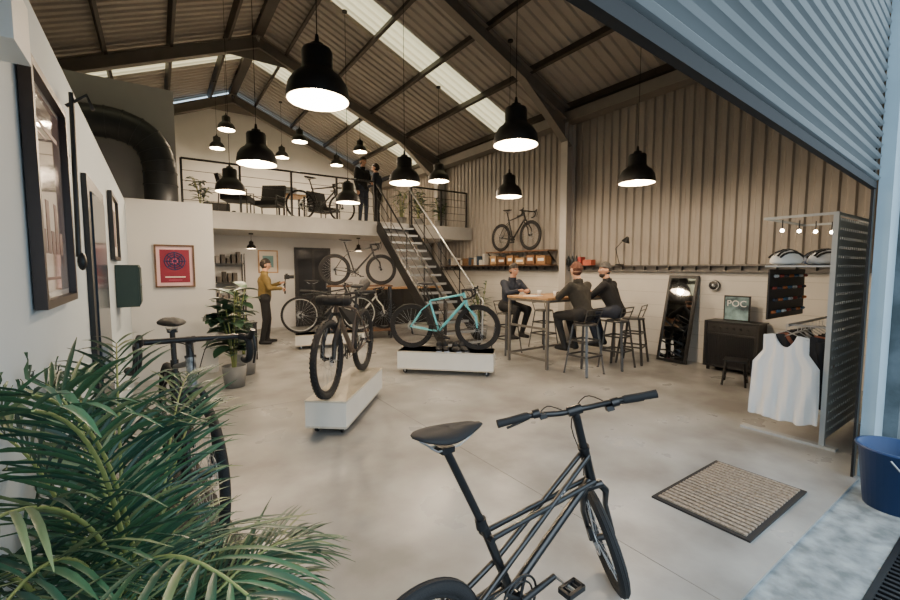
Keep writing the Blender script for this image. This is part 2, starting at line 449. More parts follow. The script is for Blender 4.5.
    def crank(a,s_):
        e=bbp+V((math.cos(a)*.17,s_*.075,math.sin(a)*.17))
        b.tube([bbp+V((0,s_*.06,0)),e],[.014,.011],black,8)
        b.cyl(e,e+V((0,s_*.10,0)),.006,silver,n=8)
        b.box(e+V((0,s_*.06,0)),(.09,.012,.02),black);b.box(e+V((0,s_*.105,0)),(.09,.012,.02),black);b.box(e+V((.042,s_*.082,0)),(.012,.05,.02),black);b.box(e+V((-.042,s_*.082,0)),(.012,.05,.02),black)
        for q in(-.02,.02): b.box(e+V((q,s_*.082,0)),(.006,.05,.014),black)
    ca=math.radians(12 if mini else -30)
    crank(ca,-1);crank(ca+math.pi,1)
    cR=.088
    c0=bbp+V((0,-.048,0)); b.ring(c0,cR,.005,black,'Y',32,6);b.ring(c0,cR-.022,.004,black,'Y',24,6)
    for i in range(5):
        a=2*math.pi*i/5;b.tube([c0,c0+V((math.cos(a)*cR,0,math.sin(a)*cR))],.007,black,6)
    for i in range(5): b.ring(ra+V((0,-.045+.005*i,0)),.03+.006*i,.003,silver,'Y',24,5)
    b.tube([c0+V((0,0,cR)),ra+V((0,-.038,.045))],.0045,black,5);b.tube([c0+V((0,0,-cR)),ra+V((.03,-.038,-.12)),ra+V((0,-.038,-.1)),ra+V((.02,-.038,-.04))],.0045,black,5)
    b.tube([ra+V((.01,-.05,-.02)),ra+V((.02,-.05,-.07)),ra+V((.03,-.045,-.12))],.011,black,8)
    S=Matrix.Translation(cr)@Matrix.Rotation(steer,4,-ax)@Matrix.Translation(-cr)
    b.M=B@S
    wheel(fa)
    for s_ in (-1,1):
        b.tube([cr+V((0,s_*.025,0))-ax*.0,cr+V((.008,s_*.052,-.05)),fa+V((-.03,s_*.056,.16)),fa+V((0,s_*.056,0))],[.016,.016,.013,.010] if not mtb else [.02,.02,.024,.02],fork,10)
    b.tube([cr+V((0,-.045,-.012)),cr+V((0,.045,-.012))],.018,fork,10)
    b.box(fa+V((-.035,.055,.05)),(.03,.02,.05),black)
    sp=.055+rise if not mini else .165
    tp=ht-ax*sp
    b.tube([ht,tp],.018,black,12)
    b.tube([ht,ht-ax*.012],.026,black,14)
    if mini:
        cl=tp+V((-.005,0,.03)); b.tube([tp+ax*.015,cl],.017,black,10)
        bar=smooth_path([cl+V((-.05,.31,.045)),cl+V((-.03,.2,.038)),cl+V((0,.07,0.005)),cl,cl+V((0,-.07,-.005)),cl+V((-.03,-.2,-.006)),cl+V((-.05,-.31,-.018))],5)
        b.tube(bar,.0125,black,10); b.cyl(cl+V((0,-.03,0)),cl+V((0,.03,0)),.022,black)
        for s_ in (-1,1):
            zz=-.006 if s_<0 else .038
            g0=cl+V((-.032,s_*.2,zz));g1=cl+V((-.055,s_*.335,zz+s_*.008))
            b.tube([g0,g0+(g1-g0)*.1,g0+(g1-g0)*.6,g1],[.016,.018,.0165,.018],blackm,12)
            b.tube([g0+V((0,s_*-.02,0)),g0+V((0,s_*-.05,0))],.019,black,10)
            b.tube(smooth_path([g0+V((0,s_*-.035,0)),g0+V((.05,s_*-.03,-.015)),g0+V((.06,s_*.03,-.03)),g0+V((.045,s_*.1,-.035))],4),.006,black,6)
            b.box(g0+V((.01,s_*-.06,-.02)),(.035,.03,.02),black)
            b.tube(smooth_path([g0+V((.03,s_*-.05,-.01)),cl+V((.1,s_*.08,.02)),cl+V((.09,s_*-.02,-.09)),cr+V((.03,s_*.02,.03))],5),.0027,blackm,5)
    elif mtb:
        cl=tp+V((.045,0,.015)); b.tube([tp+ax*.015,cl],.018,black,10)
        bar=smooth_path([cl+V((-.05,.37,.03)),cl+V((-.02,.2,.025)),cl+V((0,.06,0)),cl+V((0,-.06,0)),cl+V((-.02,-.2,.025)),cl+V((-.05,-.37,.03))],5)
        b.tube(bar,.0135,black,10)
        for s_ in (-1,1):
            b.tube([cl+V((-.033,s_*.26,.027)),cl+V((-.05,s_*.385,.03))],.018,blackm,10)
            b.tube([cl+V((-.02,s_*.22,.02)),cl+V((.03,s_*.24,.01)),cl+V((.03,s_*.33,.0))],.006,black,6)
            b.tube(smooth_path([cl+V((0,s_*.2,.02)),cl+V((.12,s_*.05,.03)),cr+V((.05,s_*.03,0))],5),.0027,blackm,5)
    else:
        cl=tp+V((.09,0,.0)); b.tube([tp+ax*.015,cl],.017,black,10)
        k=barw
        b.tube([cl+V((0,-.2*k,0)),cl+V((0,.2*k,0))],.0135,black,10)
        for s_ in (-1,1):
            pp=smooth_path([cl+V((0,s_*.19*k,0)),cl+V((.05,s_*.208*k,-.005)),cl+V((.085,s_*.21*k,-.04)),cl+V((.07,s_*.213*k,-.10)),cl+V((.0,s_*.222*k,-.128)),cl+V((-.05,s_*.225*k,-.13))],5)
            b.tube(pp,.0145 if k==1 else .017,blackm,10)
            h=cl+V((.075,s_*.21*k,-.005));b.tube([cl+V((.04,s_*.208*k,0)),h+V((.03,0,.015)),h+V((.05,0,.05))],[.015,.018,.012],black,10)
            b.tube(smooth_path([h+V((.045,s_*.005,.02)),h+V((.055,s_*.01,-.05)),h+V((.03,s_*.012,-.12))],4),.006,black,6)
            b.tube(smooth_path([cl+V((.02,s_*.1,0)),cl+V((.09,s_*.03,-.03)),cr+V((.04,s_*.01,.06))],5),.0026,blackm,5)
    if bag:
        c=cl+V((.07,0,-.05)); b.tube([c+V((0,-.17,0)),c+V((0,-.15,0)),c+V((0,.15,0)),c+V((0,.17,0))],[.035,.052,.052,.035],blackm,16)
        for s_ in(-.1,.1): b.tube([c+V((0,s_-.012,0)),c+V((0,s_+.012,0))],.055,black,16)
    b.M=B
    if bag:
        b.tube([sad+V((-.03,0,-.09)),sad+V((-.2,0,-.03)),sad+V((-.33,0,.03)),sad+V((-.36,0,.04))],[.035,.05,.065,.045],blackm,12)
        fr=[ht+V((-.05,-.025,-.06)),st+V((.06,-.025,-.05)),bbp+V((.03,-.025,.30)),cr+V((-.06,-.025,.05))]
        b.prism(fr,(0,.05,0),blackm)
    return b.obj(name)

fgframe=mat('bike_black_paint',rgb(12,12,14),.32,coat=.25)
bicycle('bicycle',.67,1.135,0,math.radians(1),wr=.255,tr=.025,frame=fgframe,kind='mini',steer=math.radians(56),accent=fgframe)
brown=mat('bike_brown_paint',rgb(74,60,50),.4,coat=.3)
bicycle('bicycle',1.995,4.71,.334,math.radians(50.2+180),wr=.37,tr=.032,frame=brown,fork=black,kind='mtb',bag=True)
teal=mat('bike_teal_paint',rgb(92,186,198),.3,coat=.5)
bicycle('bicycle',3.13,5.54,.342,math.radians(-44.2),frame=teal,fork=teal,kind='road',deep=True,tr=.017)
greyf=mat('bike_grey_paint',rgb(190,190,185),.35,coat=.4)
speck=mat('bike_speckle_paint',rgb(150,152,150),.35,coat=.4,col2=rgb(50,52,54),scale=40)
bicycle('bicycle',.02,3.20,0.25,math.radians(-84),frame=black,fork=black,accent=speck,kind='road',steer=math.radians(4),lean=math.radians(-1),wr=.35,tr=.022,barw=1.1,rise=.05)
bicycle('bicycle',2.25,8.35,.284,math.radians(-16),frame=black,kind='mtb',wr=.36,tr=.024,rim=greyf)
bicycle('bicycle',3.18,9.0,1.182,math.radians(-20),frame=black,kind='road',deep=True)
bicycle('bicycle',3.2,8.9,.202,math.radians(-20),frame=greyf,kind='road',deep=False)
bicycle('bicycle',XR-.26,7.95,1.962,math.radians(-90),frame=black,kind='road',deep=True)
bicycle('bicycle',2.75,9.95,2.652,math.radians(3),frame=black,kind='road')

# ---- plinths
def plinth(cx,cy,L,W,H,ang,m=ply):
    b=MB();b.M=XF(cx,cy,0,ang)
    b.box((0,0,.07+(H-.07)/2),(L,W,H-.07-.0),m)
    b.box((0,0,H-.009),(L+.006,W+.006,.018),plyedge)
    b.box((0,0,.079),(L+.004,W+.004,.018),plyedge)
    for sx in (-1,1):
        for sy in (-1,1):
            c=V((sx*(L/2-.1),sy*(W/2-.07),.03)); b.cyl(c+V((0,-.012,0)),c+V((0,.012,0)),.03,blackm,n=14)
            b.box(c+V((0,0,.035)),(.05,.04,.012),silver);b.box(c+V((0,.017,.018)),(.02,.004,.05),silver);b.box(c+V((0,-.017,.018)),(.02,.004,.05),silver)
    return b.obj('display_plinth')
plinth(1.648,4.296,1.33,.39,.33,math.radians(50.2))
plinth(3.51,5.15,1.41,.42,.34,math.radians(-44.2))
plinth(2.78,8.2,1.3,.42,.28,math.radians(-16))
b=MB();b.M=XF(.075,2.70,0,math.radians(-84));b.box((0,0,.125),(1.35,.3,.246),blackm);b.obj('low_display_base')
b=MB();b.M=XF(3.66,8.79,0,math.radians(-20))
for sx in(-.66,.66):
    for sy in(-.2,.2): b.box((sx,sy,.59),(.04,.04,1.16),black)
b.box((0,0,1.165),(1.4,.45,.03),woodd);b.box((0,0,.185),(1.4,.45,.03),woodd)
b.obj('display_rack')
b=MB()
def shoe(b,x,y,z,a,m=blackm):
    S=b.M; b.M=S@XF(x,y,z,a)
    b.ell((0,0,.035),(.14,.05,.035),m,14,8);b.ell((.0-.07,0,.07),(.06,.045,.06),m,12,8);b.box((0,0,.006),(.26,.08,.012),silver)
    b.M=S
b.M=XF(3.51,5.15,.341,math.radians(-44.2))
for i,xx in enumerate((-.1,.0,.16,.26)): shoe(b,xx,-.1,0,math.radians(-80+8*i))
b.obj('cycling_shoes')

# ---------------- table, stools
b=MB();tx0,tx1,ty0,ty1,tz=4.8,6.55,4.35,5.25,1.1
b.bb(tx0,tx1,ty0,ty1,tz-.035,tz,wood)
lg=mat('table_frame',rgb(112,107,100),.5,metal=.3)
for x in (tx0+.03,tx1-.03):
    for y in (ty0+.03,ty1-.03): b.bb(x-.02,x+.02,y-.02,y+.02,0,tz-.035,lg)
for z in (.14,.62,tz-.06):
    b.bb(tx0+.02,tx0+.04,ty0,ty1,z-.018,z+.018,lg);b.bb(tx1-.04,tx1-.02,ty0,ty1,z-.018,z+.018,lg)
    if z!=.62:
        b.bb(tx0,tx1,ty1-.04,ty1-.02,z-.018,z+.018,lg)
b.bb(tx0,tx1,ty0+.02,ty0+.04,tz-.075,tz-.04,lg)
b.obj('bar_table',.003)
stm=mat('stool_metal',rgb(84,83,82),.4,metal=.6)
def stool(x,y,ang,h=.75):
    b=MB();b.M=XF(x,y,0,ang)
    b.lathe([(.0,h),(.15,h),(.17,h-.008),(.175,h-.03),(.16,h-.03)],(0,0,0),stm,20)
    for sx in(-1,1):
        for sy in(-1,1):
            b.beam((sx*.12,sy*.12,h-.03),(sx*.2,sy*.2,0.01),.035,.02,stm)
            b.ell((sx*.2,sy*.2,.008),(.02,.02,.008),blackm,8,5)
    for z,r in ((.28,.178),(.5,.152)):
        for i in range(4):
            a=[(1,1),(1,-1),(-1,-1),(-1,1)]
            p,q=a[i],a[(i+1)%4]; b.beam((p[0]*r,p[1]*r,z),(q[0]*r,q[1]*r,z),.015,.025,stm)
    pts=[(-.17,.17*t, h+.2) for t in(-1,-.6,-.2,.2,.6,1)]
    for sy in (-1,1): b.tube([(-.1,sy*.15,h-.02),(-.17,sy*.17,h+.2)],.009,stm,8)
    b.tube(pts,.01,stm,8)
    b.tube([(p[0]+.015,p[1],h+.13) for p in pts],.008,stm,8)
    return b.obj('bar_stool')
S=math.pi/2
stool(5.12,3.92,S);stool(5.86,3.88,S+.1);stool(6.4,3.95,S+.3)
stool(5.22,5.72,-S);stool(6.2,5.72,-S)
b=MB();wht=mat('white_ceramic',rgb(228,228,225),.3)
for (x,y) in ((5.25,4.6),(5.75,4.75),(5.3,5.0),(6.1,4.7)):
    b.lathe([(0,0.002),(.03,0.002),(.04,.08),(.036,.08),(.028,.008),(0,.008)],(x,y,tz),wht,16)
b.obj('coffee_mug')
b=MB();b.box((5.0,4.85,tz+.006),(.3,.21,.01),wht,rz=.3);b.box((5.5,4.6,tz+.01),(.3,.2,.018),black,rz=-.1);b.obj('papers')

# ---------------- people
def person(name,M,J,mats,headyaw=0,headpitch=0,hat=None,hair=None,curl=.6,shoecol=None,hands=True,beard=False):
    jacket,trouser=mats
    b=MB();b.M=M
    caps=[]
    def c(a,bq,ra,rb,lab): caps.append((V(a),V(bq),ra,rb,lab))
    c(J['hl'],J['hr'],.115,.115,'t')
    c(J['pel'],J['wa'],.13,.125,'j')
    for s_ in ('l','r'):
        y=V((0,.065 if s_=='l' else -.065,0))
        c(J['wa']+y*.6,J['ch']+y,.115,.13,'j')
        c(J['ch']+y,J['s'+s_],.11,.07,'j')
        c(J['s'+s_],J['e'+s_],.066,.052,'j'); c(J['e'+s_],J['w'+s_],.052,.036,'j')
        c(J['h'+s_],J['k'+s_],.098,.066,'t'); c(J['k'+s_],J['a'+s_],.064,.045,'t')
        d=J['t'+s_]-J['a'+s_]; heel=V(J['a'+s_])+V((0,0,-.04))-V((d.x,d.y,0)).normalized()*.03
        c(heel,J['t'+s_],.042,.034,'f'); c(J['a'+s_],heel,.045,.042,'f')
    c(J['ch'],J['nk'],.10,.062,'j'); c(J['nk'],J['hd']+V((0,0,-.06)),.056,.056,'s')
    for a,bq,ra,rb,l in caps: b.capsule(a,bq,ra,rb,jacket)
    tmp=b.obj('tmp'); r=tmp.modifiers.new('r','REMESH');r.mode='VOXEL';r.voxel_size=.016
    sm=tmp.modifiers.new('s','SMOOTH');sm.iterations=4;sm.factor=.5
    dg=bpy.context.evaluated_depsgraph_get();me=bpy.data.meshes.new_from_object(tmp.evaluated_get(dg))
    bpy.data.objects.remove(tmp)
    fm=shoecol or blackm
    LM={'j':jacket,'t':trouser,'f':fm,'s':skin}
    o=MB(); Mi=M.inverted()
    vs=[v.co.copy() for v in me.vertices]
    groups={}
    for p in me.polygons:
        q=Mi@p.center;best=None;bd=9
        for a,bq,ra,rb,l in caps:
            ab=bq-a;t=max(0,min(1,(q-a).dot(ab)/max(ab.dot(ab),1e-9)))
            d=(q-(a+ab*t)).length-(ra+(rb-ra)*t)
            if d<bd: bd=d;best=l
        groups.setdefault(best,[]).append(tuple(p.vertices))
    o.v=[tuple(v) for v in vs]
    for l,fs in groups.items():
        k=o.mid(LM[l])
        for f in fs: o.f.append(f);o.mi.append(k);o.sm.append(True)
    o.M=M
    o.tube([J['nk']+V((0,0,-.02)),J['nk']+V((0.003,0,.03))],[.074,.068],jacket,16)
    for s_ in('l','r'):
        d=(J['w'+s_]-J['e'+s_]).normalized(); o.tube([J['w'+s_]-d*.03,J['w'+s_]+d*.012],[.042,.040],jacket,14)
    R=Matrix.Rotation(headyaw,3,'Z')@Matrix.Rotation(headpitch,3,'Y')
    H=J['hd']
    def hf(d,p):
        q=V(p)
        if d.z<0: q.y*=1-.28*min(1,-d.z*1.2); 
        if d.z<-.1 and d.x>0: q.x*=.97
        if d.x<0 and d.z<-.2: q.x*=.75
        g=math.exp(-((d.y/.16)**2+((d.z+.12)/.2)**2)) if d.x>0 else 0
        q.x+=.024*g
        for e in(-.38,.38):
            g=math.exp(-(((d.y-e)/.18)**2+((d.z-.08)/.12)**2)) if d.x>0 else 0
            q.x-=.009*g
        g=math.exp(-((d.y/.3)**2+((d.z+.85)/.18)**2)) if d.x>-.2 else 0
        q.x+=.012*g
        return q
    o.ell(H,(.093,.074,.118),skin,28,20,R=R,fn=hf)
    eye=mat('eye_white',rgb(225,222,215),.3);iris=mat('iris_dark',rgb(40,28,20),.3);lip=mat('lips',rgb(150,90,80),.5)
    hm=hair or mat('hair_dark',rgb(38,28,22),.7)
    for s_ in(-1,1):
        o.ell(H+R@V((.077,s_*.031,.008)),(.011,.015,.009),eye,10,6,R=R);o.ell(H+R@V((.0855,s_*.031,.008)),(.0045,.006,.006),iris,8,5,R=R)
        o.ell(H+R@V((.088,s_*.031,.026)),(.006,.02,.0045),hm,8,5,R=R)
        o.ell(H+R@V((-.008,s_*.077,-.005)),(.018,.009,.032),skin,10,7,R=R)
    o.ell(H+R@V((.086,0,-.058)),(.007,.023,.007),lip,10,5,R=R)
    if beard:
        o.ell(H+R@V((.03,0,-.075)),(.062,.056,.045),hm,16,9,R=R)
        o.ell(H+R@V((.088,0,-.058)),(.007,.02,.004),lip,10,5,R=R)
    def cap(d,p):
        q=V(p)
        lim=.28 if d.x>.1 else (-.5 if d.x<-.3 else -.1)
        if d.z<lim: q=q*.86
        return q
    if hat:
        def beanie(d,p):
            q=V(p)
            if d.z<(.22 if d.x>0 else -.05): q=q*.84
            if d.z>.7: q.z+=.008
            return q
        o.ell(H+R@V((-.006,0,.01)),(.101,.084,.124),hat,24,16,R=R,fn=beanie)
        o.tube([H+R@V((-.006+.094*math.cos(t*math.pi/8),.078*math.sin(t*math.pi/8),.05+.014*math.cos(t*math.pi/8))) for t in range(16)],.012,hat,8,closed=True)
    else: o.ell(H+R@V((-.008,0,.01)),(.104,.086,.124),hm,24,16,R=R,fn=cap)
    for s_ in ('l','r'):
        sg=1 if s_=='l' else -1
        w=V(J['w'+s_]);d=(w-V(J['e'+s_])).normalized()
        inn=V((0,-sg,0)); inn=(inn-d*inn.dot(d))
        inn.normalize(); up=d.cross(inn)
        if up.z<0: up=-up
        Q=Matrix((d,inn,up)).transposed()
        o.ell(w+d*.045,(.055,.042,.017),skin,14,8,R=Q)
        for k,(L,yy) in enumerate(((.070,.030),(.080,.011),(.075,-.009),(.058,-.028))):
            p=w+d*.085+inn*yy; a=.15; pts=[w+d*.05+inn*yy*.9,p.copy()]
            for seg in (.45,.32,.23):
                a+=curl; dd=d*math.cos(a)-up*math.sin(a); p=p+dd*L*seg; pts.append(p.copy())
            o.tube(pts,[.0095,.0095,.0088,.0082,.0068],skin,8); o.ell(pts[-1],.0068,skin,8,5)
        p=w+d*.02+inn*.025; pts=[p.copy(),p+inn*.025+d*.022,p+inn*.034+d*.048-up*.008,p+inn*.03+d*.068-up*.018]
        o.tube(pts,[.014,.012,.0105,.008],skin,8);o.ell(pts[-1],.008,skin,8,5)
    return o.obj(name)
def seated(sh=.76,foot=.3,lean=.06,hx=.46,hz=.40,hy=.12):
    J={'pel':V((0,0,sh+.13)),'wa':V((lean*.5,0,sh+.28)),'ch':V((lean,0,sh+.43)),'nk':V((lean+.02,0,sh+.60)),'hd':V((lean+.06,0,sh+.755))}
    for s_,g in(('l',1),('r',-1)):
        J['h'+s_]=V((0,g*.085,sh+.115));J['s'+s_]=V((lean+.0,g*.185,sh+.53));J['e'+s_]=V((lean+.17,g*.25,sh+.36));J['w'+s_]=V((hx-.08,g*hy,sh+hz))
        J['k'+s_]=V((.40,g*.13,sh+.07));J['a'+s_]=V((.25,g*.12,foot+.09));J['t'+s_]=V((.40,g*.13,foot+.045))
    return J
def standing(face=.0):
    J={'pel':V((0,0,.98)),'wa':V((0.0,0,1.13)),'ch':V((.0,0,1.29)),'nk':V((.01,0,1.46)),'hd':V((.035,0,1.62))}
    for s_,g in(('l',1),('r',-1)):
        J['h'+s_]=V((0,g*.085,.93));J['s'+s_]=V((0,g*.18,1.40));J['e'+s_]=V((-.02,g*.22,1.12));J['w'+s_]=V((.05,g*.22,.88))
        J['k'+s_]=V((.03,g*.1,.5));J['a'+s_]=V((0.0,g*.11,.09));J['t'+s_]=V((.16,g*.13,.04))
    return J
navy=mat('navy_cloth',rgb(40,46,60),.85,var=.2,scale=30,bump=.3,bscale=20)
olive=mat('olive_dark_cloth',rgb(50,47,41),.85,var=.2,scale=30,bump=.3,bscale=20)
blk=mat('black_cloth',rgb(24,24,26),.85,var=.2,scale=30,bump=.3,bscale=20)
yell=mat('mustard_cloth',rgb(122,102,54),.85,var=.2,scale=20,bump=.3,bscale=20)
brn=mat('brown_knit',rgb(98,62,48),.9,bump=.4,bscale=200)
gry=mat('grey_knit',rgb(76,74,72),.9,bump=.4,bscale=200)
J=seated(lean=.1);person('seated_man',XF(5.12,3.94,0,S),J,(olive,blk),headyaw=-.2,hat=brn)
J=seated(lean=.14,hx=.5);person('seated_man',XF(5.86,3.9,0,S+.25),J,(blk,navy),headyaw=.75,hat=gry,beard=True)
J=seated(lean=.1);person('seated_man',XF(5.22,5.70,0,-S),J,(navy,blk),headyaw=-.1,headpitch=.15)
J=standing()
J['el']=V((.10,.24,1.16));J['wl']=V((.30,.10,1.24));J['er']=V((.08,-.24,1.15));J['wr']=V((.30,-.06,1.14))
J['kl']=V((.06,.1,.5));J['al']=V((.03,.12,.09));J['tl']=V((.2,.14,.04));J['ar']=V((-.08,-.1,.09));J['tr']=V((.08,-.12,.04));J['kr']=V((.0,-.1,.5))
person('standing_man',XF(1.78,9.2,0,-.15),J,(yell,blk),headpitch=.2,curl=.75)
b=MB();b.M=XF(1.78,9.2,0,-.15)
b.tube([(.39,-.0,1.02),(.39,0,1.24)],.016,blackm,10);b.tube(smooth_path([(.39,0,1.24),(.39,-.09,1.28),(.40,-.09,1.38),(.42,-.06,1.42)]),.01,blackm,8)
b.box((.43,0,1.37),(.09,.13,.09),blackm);b.cyl((.47,0,1.37),(.57,0,1.37),.035,black,n=16);b.box((.43,0,1.43),(.05,.05,.02),blackm);b.cyl((.36,-.02,1.2),(.42,.14,1.24),.012,blackm)
b.obj('video_camera')
for (x,y,a,m1,m2) in ((4.45,10.4,-1.2,blk,navy),(5.05,10.8,2.4,navy,blk)):
    J=standing();J['el']=V((.03,.24,1.14));J['wl']=V((.22,.12,1.1));person('standing_man',XF(x,y,2.655,a),J,(m1,m2),headpitch=.1)

# ---------------- right wall items
b=MB();b.bb(6.98,7.28,6.35,8.45,1.93,1.96,woodd)
for y in(6.4,8.42): b.beam((7.27,y,1.95),(7.27,y,1.65),.03,.03,black);b.beam((7.02,y,1.93),(7.27,y,1.7),.03,.02,black)
b.obj('bike_shelf')
b=MB()
b.bb(7.0,7.22,6.3,10.3,1.611,1.635,woodd)
cols=[rgb(150,110,70),rgb(120,84,56),rgb(175,140,100)]
y=6.45
for i,(w,h) in enumerate(((.3,.2),(.28,.22),(.34,.16),(.25,.22),(.3,.18),(.25,.22))):
    m=mat('crate%d'%(i%3),cols[i%3],.7,var=.2,scale=12)
    x0,x1=7.02,7.21
    b.bb(x0,x0+.012,y,y+w,1.635,1.635+h,m);b.bb(x1-.012,x1,y,y+w,1.635,1.635+h,m);b.bb(x0,x1,y,y+.012,1.635,1.635+h,m);b.bb(x0,x1,y+w-.012,y+w,1.635,1.635+h,m);b.bb(x0,x1,y,y+w,1.635,1.65,m)
    b.bb(x0-.002,x0,y+.06,y+w-.06,1.635+h*.4,1.635+h*.7,wht)
    y+=w+.035
b.obj('wooden_crates')
b=MB();org=mat('orange_box',rgb(170,84,60),.6)
b.bb(7.06,7.2,5.3,5.5,1.611,1.72,org);b.bb(7.06,7.2,5.55,5.62,1.611,1.78,mat('red_tin',rgb(150,50,45),.5));b.obj('product_boxes')
b=MB();random.seed(8)
pc=[rgb(60,60,64),rgb(200,196,188),rgb(120,90,60),rgb(50,70,90),rgb(150,60,50)]
y=8.6
while y<10.2:
    w=random.uniform(.06,.14);h=random.uniform(.12,.3);b.bb(7.05,7.19,y,y+w,1.636,1.636+h,mat('pack%d'%random.randint(0,4),pc[random.randint(0,4)],.6));y+=w+.03
b.obj('shelf_products')
b=MB();y=5.72
while y<6.2:
    b.lathe([(0,0),(.035,0),(.035,.13),(.02,.16),(.012,.17),(.012,.2),(0,.2)],(7.14,y,1.611),mat('bottle_dark',rgb(50,56,60),.3),14);y+=.1
b.obj('water_bottles')
b=MB();b.lathe([(0,.02),(.07,.02),(.08,0)],(7.18,4.75,1.611),black,18);b.tube([(7.18,4.75,1.62),(7.16,4.83,1.92),(7.1,4.6,2.1)],.008,black,8)
b.M=XF(7.08,4.56,2.06)@Matrix.Rotation(.5,4,'X');b.lathe([(.02,.1),(.04,.06),(.075,0)],(0,0,-.03),black,18);b.obj('desk_lamp')
b=MB();b.M=XF(6.93,3.58,0)@Matrix.Rotation(math.radians(13),4,'Y')
glass=mat('mirror_glass',rgb(170,174,178),.03,metal=1.0)
b.bb(-.02,.02,-.24,.24,0.005,1.46,black);b.bb(-.024,-.02,-.2,.2,.05,1.41,glass)
b.bb(-.035,-.02,-.24,-.2,0.005,1.46,black);b.bb(-.035,-.02,.2,.24,0.005,1.46,black);b.bb(-.035,-.02,-.2,.2,0.005,.05,black);b.bb(-.035,-.02,-.2,.2,1.41,1.46,black)
b.obj('leaning_mirror')
b=MB();cab=mat('dark_cabinet',rgb(26,26,28),.5,var=.2)
b.bb(6.92,7.26,2.38,3.06,.06,.74,cab)
for x in(6.95,7.22):
    for y in(2.42,3.02): b.bb(x-.02,x+.02,y-.02,y+.02,0,.06,black)
b.bb(6.905,6.92,2.38,3.06,.06,.09,black);b.bb(6.905,6.92,2.38,3.06,.55,.58,black)
for i in range(26): b.bb(6.905,6.92,2.40+i*.025,2.408+i*.025,.09,.55,mat('grille_cloth',rgb(46,46,48),.8))
b.bb(6.912,6.92,2.4,3.04,.6,.72,mat('amp_panel',rgb(50,49,48),.4,metal=.4))
for i in range(6): b.cyl((6.912,2.5+i*.09,.66),(6.89,2.5+i*.09,.66),.015,black,n=12)
b.bb(6.9,7.27,2.36,3.08,.74,.76,black)
for y in(2.38,3.06): b.bb(6.9,6.93,y-.02,y+.02,.06,.74,black)
b.obj('guitar_amplifier',.004)
b=MB();sg=mat('sign_print',rgb(150,185,190),.5,col2=rgb(40,60,70),scale=5)
b.bb(7.1,7.12,2.55,2.9,.762,1.14,black);b.bb(7.094,7.1,2.57,2.88,.78,1.12,sg)
o=b.obj('display_sign')
cu=bpy.data.curves.new('lettering','FONT');cu.body='POC';cu.size=.13;cu.extrude=.001;cu.align_x='CENTER'
to=bpy.data.objects.new('lettering',cu);bpy.context.scene.collection.objects.link(to);to.location=(7.09,2.725,.98);to.rotation_euler=(math.radians(90),0,math.radians(-90));cu.materials.append(wht);to.parent=o
b=MB();b.M=XF(6.3,2.4,0,.3)
b.box((0,0,.33),(.3,.26,.02),black)
for sx in(-1,1):
    for sy in(-1,1): b.beam((sx*.1,sy*.1,.32),(sx*.16,sy*.13,0.005),.02,.02,black)
b.tube([(-.15,-.12,.08),(.15,-.12,.08)],.008,black,6);b.tube([(-.15,.12,.08),(.15,.12,.08)],.008,black,6)
b.obj('step_stool')
b=MB();b.M=XF(7.27,3.12,1.28)@Matrix.Rotation(math.radians(-90),4,'Y');b.lathe([(0,.03),(.07,.03),(.085,.02),(.085,0)],(0,0,0),black,24);b.ring((0,0,.03),.075,.008,silver,'Z',24,6);b.ell((0,0,.03),(.03,.03,.02),silver,12,6);b.obj('wall_speaker')
# display unit with perforated panel
pan=mat('panel_paint',rgb(176,181,184),.5,metal=.2)
b=MB();X0,X1,Y0,Y1=4.68,5.75,1.09,1.6
for (x,y) in((X0,Y0),(X1,Y0)): b.bb(x-.018,x+.018,y-.018,y+.018,.02,2.02,pan)
b.bb(X0,X1,Y0-.012,Y0+.012,1.995,2.02,pan);b.bb(X0,X1,Y1-.01,Y1+.01,2.0,2.02,pan);b.bb(X0-.01,X0+.01,Y0,Y1,2.0,2.02,pan);b.bb(X1-.01,X1+.01,Y0,Y1,2.0,2.02,pan)
b.bb(X0-.04,X0+.04,Y0-.1,Y1+.1,0,.02,pan);b.bb(X1-.04,X1+.04,Y0-.1,Y1+.1,0,.02,pan)
n=16;w=(X1-X0-.04)/n
for i in range(n+1): 
    x=X0+.02+i*w;b.bb(x-.022,x+.022,Y0-.004,Y0+.004,.06,1.98,pan)
z=.06
while z<1.97: b.bb(X0+.02,X1-.02,Y0-.0045,Y0+.0045,z,z+.055,pan);z+=.08
b.bb(X0,X1,Y0+.02,Y1-.02,1.56,1.575,pan)
db=mat('dark_board',rgb(30,30,34),.5)
b.bb(X0+.1,X1,Y1-.03,Y1-.015,1.06,1.54,db)
b.cyl((X0-.08,1.36,1.04),(X1,1.36,1.04),.014,silver)
for x in(X0+.02,X1-.05): b.cyl((x,1.1,1.04),(x,1.36,1.04),.01,silver)
gc=[rgb(190,110,66),rgb(214,214,212),rgb(70,70,80),rgb(70,110,140),rgb(150,66,60)]
for r_ in range(4):
    for i in range(7):
        zz=1.13+r_*.115; xx=X0+.17+i*.135+(.03 if r_%2 else 0)
        m=mat('gogg%d'%((i*3+r_*2)%5),gc[(i*3+r_*2)%5],.25)
        b.ell((xx-.02,Y1-.05,zz),(.022,.015,.016),m,10,6);b.ell((xx+.024,Y1-.05,zz),(.022,.015,.016),m,10,6);b.cyl((xx,Y1-.03,zz),(xx,Y1-.05,zz),.004,silver,n=6)
b.obj('display_stand')
